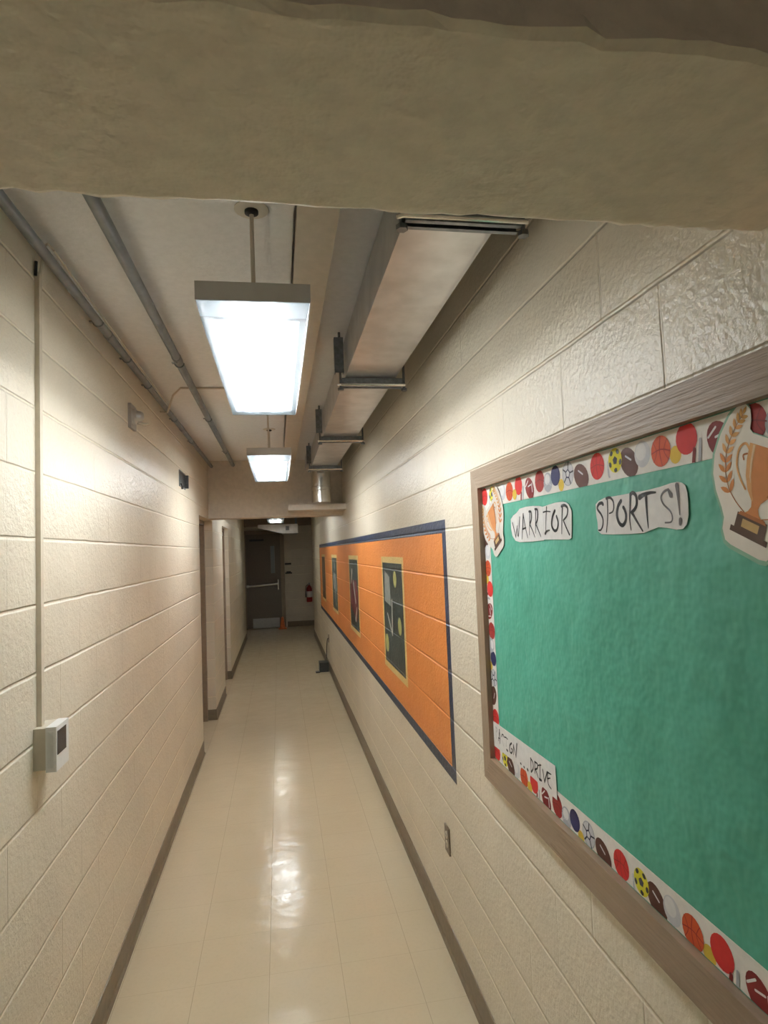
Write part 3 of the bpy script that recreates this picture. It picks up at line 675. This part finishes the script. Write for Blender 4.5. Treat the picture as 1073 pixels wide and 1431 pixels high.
def ball(bm, kind, x, put, s, r, a=0.):
    """one printed ball; put maps strip coordinates (along, up) to the wall plane"""
    def e(cu, cv, ru, rv, rot=0, n=20): return [put(u, v) for u, v in ell(cu, cv, ru, rv, rot, n)]
    def F(pts, k, d=0): flat(bm, x-d*.00012, pts, ix_[k])
    def L(pts, w, k, d=2):
        q = [put(u, v) for u, v in pts]; stroke(bm, x-d*.00012, q, w, w, ix_[k], curve=True)
    c, v = s
    if kind in ('red', 'basket', 'maroon', 'dodge', 'navy', 'tennis', 'golf', 'volley', 'soccer', 'ysoccer'):
        col = dict(red='p_red', basket='p_orange', maroon='p_darkred', dodge='p_red', navy='p_navy', tennis='p_yellow', golf='p_lightgrey', volley='p_grey', soccer='p_grey', ysoccer='p_lime')[kind]
        F(e(c, v, r, r), col)
        if kind in ('red', 'basket', 'maroon'):
            lc = 'p_darkred' if kind != 'maroon' else 'p_maroon'
            L([(c-r*.95, v-.1*r), (c, v+.12*r), (c+r*.95, v-.05*r)], .0022, lc); L([(c-.1*r, v-r*.95), (c+.1*r, v), (c-.05*r, v+r*.95)], .0022, lc)
            L([(c-.75*r, v-.62*r), (c-.35*r, v), (c-.7*r, v+.68*r)], .0018, lc); L([(c+.75*r, v-.62*r), (c+.4*r, v), (c+.72*r, v+.66*r)], .0018, lc)
        if kind == 'golf': F(e(c+.15*r, v+.2*r, r*.66, r*.66), 'p_white', 1)
        if kind == 'volley': F(e(c+.1*r, v+.3*r, r*.6, r*.55), 'p_white', 1); L([(c-r*.8, v-.4*r), (c, v-.1*r), (c+r*.8, v-.5*r)], .002, 'p_lightgrey')
        if kind == 'soccer':
            F(e(c, v, r*.9, r*.9), 'p_lightgrey', 1)
            for k in range(5):
                t_ = 2*PI*k/5+.5; L([(c+.36*r*math.cos(t_), v+.36*r*math.sin(t_)), (c+.92*r*math.cos(t_), v+.92*r*math.sin(t_))], .004, 'p_dark', 3)
                t2 = 2*PI*(k+1)/5+.5; L([(c+.36*r*math.cos(t_), v+.36*r*math.sin(t_)), (c+.36*r*math.cos(t2), v+.36*r*math.sin(t2))], .0035, 'p_navy', 4)
            F(e(c, v, r*.3, r*.3, 0, 6), 'p_white', 2)
        if kind == 'ysoccer':
            F(e(c, v, r*.36, r*.36, .3, 5), 'p_dark', 1)
            for k in range(5):
                t_ = 2*PI*k/5+.9; F(e(c+.78*r*math.cos(t_), v+.78*r*math.sin(t_), r*.2, r*.26, t_, 6), 'p_dark', 1)
    elif kind in ('bfoot', 'bfoot2', 'stripe'):
        rot = {'bfoot': .75, 'bfoot2': .55, 'stripe': .1}[kind]
        F(e(c, v, r*1.14, r*.86, rot if kind != 'stripe' else .9), 'p_brown' if kind != 'stripe' else 'p_maroon')
        if kind == 'stripe':
            L([(c-.62*r, v-.38*r), (c-.15*r, v-.02*r), (c-.55*r, v+.4*r)][::2], .004, 'p_white'); L([(c+.25*r, v+.72*r), (c+.85*r, v+.25*r)], .004, 'p_white')
            L([(c-.35*r, v+.30*r), (c+.30*r, v+.18*r)], .004, 'p_white')
        else:
            L([(c-.25*r, v+.12*r), (c+.35*r, v+.45*r)], .004, 'p_lightgrey')
    elif kind == 'bat':
        L([(c+.2*r, v-1.2*r), (c, v), (c-.1*r, v+.9*r)], .007, 'p_grey', 0); L([(c+.95*r, v-1.1*r), (c+.7*r, v+.2*r)], .008, 'p_maroon', 0)
    elif kind == 'hook':
        L([(c, v+1.2*r), (c-.05*r, v), (c-.2*r, v-1.0*r)], .007, 'p_lightgrey', 0); L([(c-.4*r, v-1.1*r), (c-.05*r, v-.8*r), (c, v+.2*r)], .003, 'p_grey', 1)

def strip(name, outline, put, lo, hi, label, x, clip):
    bm = bmesh.new(); sheet(bm, x, outline, .0006, 0)
    k = 0
    for rep in (0, 1, 2):
        for kind, s, v, r in RUN:
            s2 = s - .754*rep
            if lo <= s2 <= hi and not (kind == 'hook' and s2 > 1.96):
                ball(bm, kind, x-.0003-.0002*(k % 3), put, (s2, v), r); k += 1
    # trim what runs over the sheet's edges, as the scissors did
    for co, no in clip:
        g = bm.verts[:]+bm.edges[:]+bm.faces[:]
        bmesh.ops.bisect_plane(bm, geom=g, plane_co=co, plane_no=no, clear_outer=True, dist=1e-6)
    o = link(name, bm, [M[k_] for k_ in INKS], smooth='keep')
    return tag(o, label, 'border strip', 'printed ball border strips')
XS = XG-.0012
strip('border_strip', [(BY0+.075, 1.932), (2.018, 1.932), (2.018, 2.000), (BY0+.075, 2.000)], lambda u, v: (u, v), .40, 2.02,
      'white border strip printed with sports balls along the top of the green board', XS, [((0, 0, 2.000), (0, 0, 1)), ((0, 0, 1.932), (0, 0, -1))])
strip('border_strip', [(BY0+.075, 1.089), (2.020, 1.089), (2.020, 1.156), (BY0+.075, 1.156)], lambda u, v: (u, v-.855), .40, 2.02,
      'white border strip printed with sports balls along the bottom of the green board', XS, [((0, 0, 1.089), (0, 0, -1)), ((0, 0, 1.156), (0, 0, 1))])
strip('border_strip', [(1.966, 1.156), (2.020, 1.156), (2.020, 1.932), (1.966, 1.932)], lambda u, v: (1.998-(v-1.967), 1.781-.95*(1.828-u)), 1.18, 1.90,
      'white border strip of sports balls running down the upright edge of the board', XS, [((0, 2.020, 0), (0, 1, 0)), ((0, 1.962, 0), (0, -1, 0))])

def lettering(parent, x, runs):
    bm = bmesh.new(); mats = []
    for mname, strokes in runs:
        mi = len(mats); mats.append(M[mname])
        for j, ((w0, w1), pts) in enumerate(strokes): stroke(bm, x-.00005*(j % 4), pts, w0*1.4+.0009, w1*1.4+.0009, mi)
    return link('lettering', bm, mats, parent, smooth='keep')
XW = XG-.0026
def word(name, outline, runs, label, seam=None, x=XW):
    bm = bmesh.new(); sheet(bm, x, outline, .0005, 0)
    o = tag(link(name, bm, M['paper']), label, 'paper sign', 'hand lettered paper signs')
    lettering(o, x-.0004, runs)
    if seam:
        b = bmesh.new(); stroke(b, x-.0003, seam, .0014, .0014, 0, False); link('paper_joint', b, M['p_lightgrey'], o, smooth='keep')
    return o
word('paper_sign', WPAPER, [('ink', WARRIOR)], 'white cut paper sign lettered WARRIOR', [(1.536, 1.9005), (1.5365, 1.8145)])
word('paper_sign', SPAPER, [('ink', SPORTS), ('inkgrey', SPORTSG)], 'white cut paper sign lettered SPORTS!')
word('paper_sign', [(2.019, 1.2108), (1.5448, 1.2205), (1.5432, 1.1327), (1.7645, 1.137), (2.019, 1.1285)], [('ink', PASSION), ('inkfaint', PASSFAINT)],
     'white strip of paper lettered PASSION ...DRIVE in the lower corner of the board', x=XG-.0034)

# trophy cut-outs: printed in two dimensions, so flat laminated card (units of 1 cm before scaling)
def trophy(cy, cz, rot, sc, label, x, rim):
    c, s = math.cos(rot), math.sin(rot)
    def P(u, v): return (cy-(u*c-v*s)*sc, cz+(u*s+v*c)*sc)          # u runs towards the viewer's right
    half = [(0, 5.6), (3.6, 5.7), (4.4, 6.2), (4.6, 7.6), (5.2, 9.0), (6.4, 9.6), (7.8, 9.2), (9.2, 7.2), (10.2, 4.2), (10.6, .8), (10.0, -2.2), (8.6, -4.6), (6.6, -6.8), (5.6, -8.2), (5.4, -10.0), (4.3, -11.5), (3.0, -11.8), (0, -11.8)]
    full = half + [(-u, v) for u, v in half[-2:0:-1]]
    bm = bmesh.new()
    sheet(bm, x, [P(*p) for p in full], .0008, 0)
    mats = ['gloss', 't_gold', 't_copper', 't_bronze', 't_pale', 't_base', 't_plate', 't_leafgold', 'film']
    o = tag(link('trophy_cutout', bm, [M[m] for m in mats]), label, 'trophy picture', 'trophy cut-outs')
    if rim:
        b = bmesh.new(); sheet(b, x+.0004, [P(u*1.045, v*1.05-.12) for u, v in full], .0004, 0); link('laminate_rim', b, M['film'], o)
    bm = bmesh.new()
    def F(pts, k, d=1): flat(bm, x-.00025*d, [P(*p) for p in pts], mats.index(k))
    def L(pts, w0, w1, k, d=1): stroke(bm, x-.00025*d, [P(*p) for p in pts], w0*sc, w1*sc, mats.index(k))
    def leaf(u, v, ang, ln, w, k):
        ca, sa = math.cos(ang), math.sin(ang)
        prof = [(0, 0), (.25, .75), (.5, 1), (.78, .65), (1, 0), (.78, -.65), (.5, -1), (.25, -.75)]
        F([(u+ln*a*ca-w*b*sa, v+ln*a*sa+w*b*ca) for a, b in prof], k, 2)
    # cup: bowl, lighter side bands, stem, handles
    bowl = [(-3.7, 4.3), (3.7, 4.3), (3.6, 1.8), (3.1, -.6), (2.1, -2.6), (.9, -3.9), (.7, -4.8), (1.1, -5.6), (2.0, -6.3), (-2.0, -6.3), (-1.1, -5.6), (-.7, -4.8), (-.9, -3.9), (-2.1, -2.6), (-3.1, -.6), (-3.6, 1.8)]
    F(bowl, 't_copper', 2)
    F([(-3.7, 4.3), (-2.4, 4.3), (-2.3, 1.8), (-1.9, -.6), (-1.2, -2.6), (-.5, -3.9), (-.9, -3.9), (-2.1, -2.6), (-3.1, -.6), (-3.6, 1.8)], 't_gold', 3)
    F([(-3.0, 4.2), (-2.55, 4.2), (-2.45, 1.8), (-2.1, -.4), (-1.7, -1.6), (-2.3, -.6), (-2.8, 1.8)], 't_pale', 4)
    F([(2.7, 4.3), (3.7, 4.3), (3.6, 1.8), (3.1, -.6), (2.1, -2.6), (1.7, -2.6), (2.4, -.6), (2.7, 1.8)], 't_bronze', 3)
    for sg in (-1, 1):
        L([(sg*3.6, 3.4), (sg*4.6, 4.0), (sg*5.6, 2.9), (sg*5.4, .6), (sg*4.2, -1.2), (sg*2.6, -2.6)], .42, .34, 't_gold', 2)
        L([(sg*3.8, 2.6), (sg*4.5, 2.2), (sg*4.2, 1.6)], .3, .3, 't_bronze', 2)
        # laurel: a stem with paired leaves
        arc = smooth_line([(sg*1.8, -6.0), (sg*5.4, -4.0), (sg*7.6, -.6), (sg*8.0, 3.0), (sg*7.2, 6.2), (sg*6.4, 8.0)], 5)
        L(arc[::3]+[arc[-1]], .16, .12, 't_bronze', 2)
        for q in range(5, len(arc)-1, 2):
            (a0, b0), (a1, b1) = arc[q], arc[q+1]
            th = math.atan2(b1-b0, a1-a0); f = (q-5)/(len(arc)-6); ln = 2.3-.9*f
            col = 't_copper' if f < .35 else ('t_gold' if f < .72 else 't_leafgold')
            leaf(a0, b0, th+.75, ln, .42-.1*f, col); leaf(a0, b0, th-.75, ln, .42-.1*f, col)
        leaf(*arc[-1], math.atan2(2, -sg*.5), 1.4, .3, 't_leafgold')
    # plinth with brass plate
    F([(-3.0, -6.3), (3.0, -6.3), (3.1, -8.7), (-3.1, -8.7)], 't_base', 3)
    F([(-2.4, -6.0), (2.4, -6.0), (2.9, -6.6), (-2.9, -6.6)], 't_bronze', 4)
    F([(-3.8, -8.7), (3.8, -8.7), (3.8, -9.6), (-3.8, -9.6)], 't_base', 3)
    F([(-1.7, -7.0), (1.7, -7.0), (1.7, -8.3), (-1.7, -8.3)], 't_plate', 4)
    link('trophy_print', bm, [M[m] for m in mats], o, smooth='keep')
    return o
trophy(1.924, 1.887, .46, .0100, 'small trophy cut-out tilted in the upper corner of the board beside WARRIOR', XG-.0036, False)
trophy(.780, 1.889, -.40, .0100, 'large glossy trophy cut-out tilted beyond the SPORTS! sign', XG-.0036, True)

# ================================================================== floor things and far wall things
t = thing('black_box', (.62, 9.36, 0), 'small black box with a cord lying on the floor by the wall', 'box')
link('case', B(.55, .685, 9.30, 9.52, 0, .135), M['black'], t, bevel=.012)
bm = bmesh.new(); box(bm, .49, .55, 9.26, 9.36, 0, .014)
link('flap', bm, M['black'], t, bevel=.003)
b = bmesh.new(); tube(b, [(.66, 9.52, .09), (.690, 9.75, .16), (.698, 9.80, .30), (.697, 9.60, .42), (.692, 9.42, .475), (.700, 9.40, .48)], .006, 8)
link('power_cord', b, M['black'], t, smooth=True)

t = thing('traffic_cone', (.035, 14.9, 0), 'small orange traffic cone standing at the foot of the end door frame', 'traffic cone')
link('base', B(-.06, .13, 14.80, 14.99, 0, .02), M['cone'], t, bevel=.004)
b = bmesh.new(); lathe(b, [(.070, .018), (.062, .03), (.030, .25), (.022, .275), (.012, .28)], (.035, 14.895, 0), 'Z', 20)
link('cone_body', b, M['cone'], t, smooth=True)

t = thing('fire_extinguisher', (.70, 15.2, .58), 'red fire extinguisher hung on the dark end wall', 'fire extinguisher')
b = bmesh.new(); lathe(b, [(.02, .58), (.066, .585), (.070, .60), (.070, .90), (.055, .95), (.024, .975), (.022, 1.0)], (.70, 15.115, 0), 'Z', 24)
link('cylinder', b, M['red'], t, smooth=True)
b = bmesh.new(); box(b, .685, .715, 15.07, 15.14, .995, 1.03); box(b, .690, .710, 15.02, 15.13, 1.035, 1.048); box(b, .690, .710, 15.03, 15.10, 1.012, 1.02)
link('valve_handle', b, M['strut'], t, bevel=.002)
b = bmesh.new(); tube(b, [(.67, 15.10, 1.01), (.625, 15.09, .97), (.612, 15.08, .85), (.615, 15.08, .70)], [.008, .008, .009, .013], 10)
link('hose', b, M['black'], t, smooth=True)
link('label_band', lathe(bmesh.new(), [(.0705, .70), (.0712, .702), (.0712, .84), (.0705, .842)], (.70, 15.115, 0), 'Z', 24), M['paper'], t, smooth=True)
link('bracket', B(.66, .74, 15.18, 15.2, .66, .98), M['strut'], t)

t = thing('wall_plate', (.21, 15.2, 1.52), 'upper of two small dark plates on the end wall by the door', 'wall plate', 'dark plates beside the end door')
link('plate', B(.130, .285, 15.185, 15.2, 1.505, 1.548), M['black'], t, bevel=.003)
t = thing('wall_plate', (.21, 15.2, 1.32), 'lower of two small dark plates, with a raised top', 'wall plate', 'dark plates beside the end door')
link('plate', B(.135, .30, 15.185, 15.2, 1.285, 1.318), M['black'], t, bevel=.003)
link('raised_top', B(.165, .27, 15.18, 15.2, 1.318, 1.345), M['black'], t, bevel=.006)

# ================================================================== camera, world, view
cam = bpy.data.objects.new('camera', bpy.data.cameras.new('camera')); COL.objects.link(cam)
cam.data.sensor_fit = 'VERTICAL'; cam.data.sensor_height = 24.; cam.data.sensor_width = 18.
cam.data.lens = 854.246/1431*24.
cam.data.clip_start = .02
yaw, pit, rol = .172112658, .0597241464, -.0393285615
f = Vector((math.sin(yaw)*math.cos(pit), math.cos(yaw)*math.cos(pit), math.sin(pit)))
rt = Vector((math.cos(yaw), -math.sin(yaw), 0)); up = rt.cross(f)
r2 = rt*math.cos(rol)+up*math.sin(rol); u2 = -rt*math.sin(rol)+up*math.cos(rol)
cam.matrix_world = Matrix(((r2.x, u2.x, -f.x, 0), (r2.y, u2.y, -f.y, 0), (r2.z, u2.z, -f.z, 1.80681715), (0, 0, 0, 1)))
S.camera = cam
W = bpy.data.worlds.new('dim_room_behind'); S.world = W; W.use_nodes = True
W.node_tree.nodes['Background'].inputs[0].default_value = (1., .95, .88, 1); W.node_tree.nodes['Background'].inputs[1].default_value = .06
v = S.view_settings
S.display_settings.display_device = 'sRGB'
v.view_transform = 'Standard'; v.look = 'None'; v.gamma = 1.; v.use_curve_mapping = False; v.exposure = .93
S.cycles.use_denoising = True
try: S.cycles.denoiser = 'OPENIMAGEDENOISE'
except Exception: pass
S.cycles.max_bounces = 10; S.cycles.diffuse_bounces = 6; S.cycles.glossy_bounces = 4; S.cycles.transparent_max_bounces = 12
S.cycles.sample_clamp_indirect = 6.; S.cycles.caustics_reflective = False; S.cycles.caustics_refractive = False
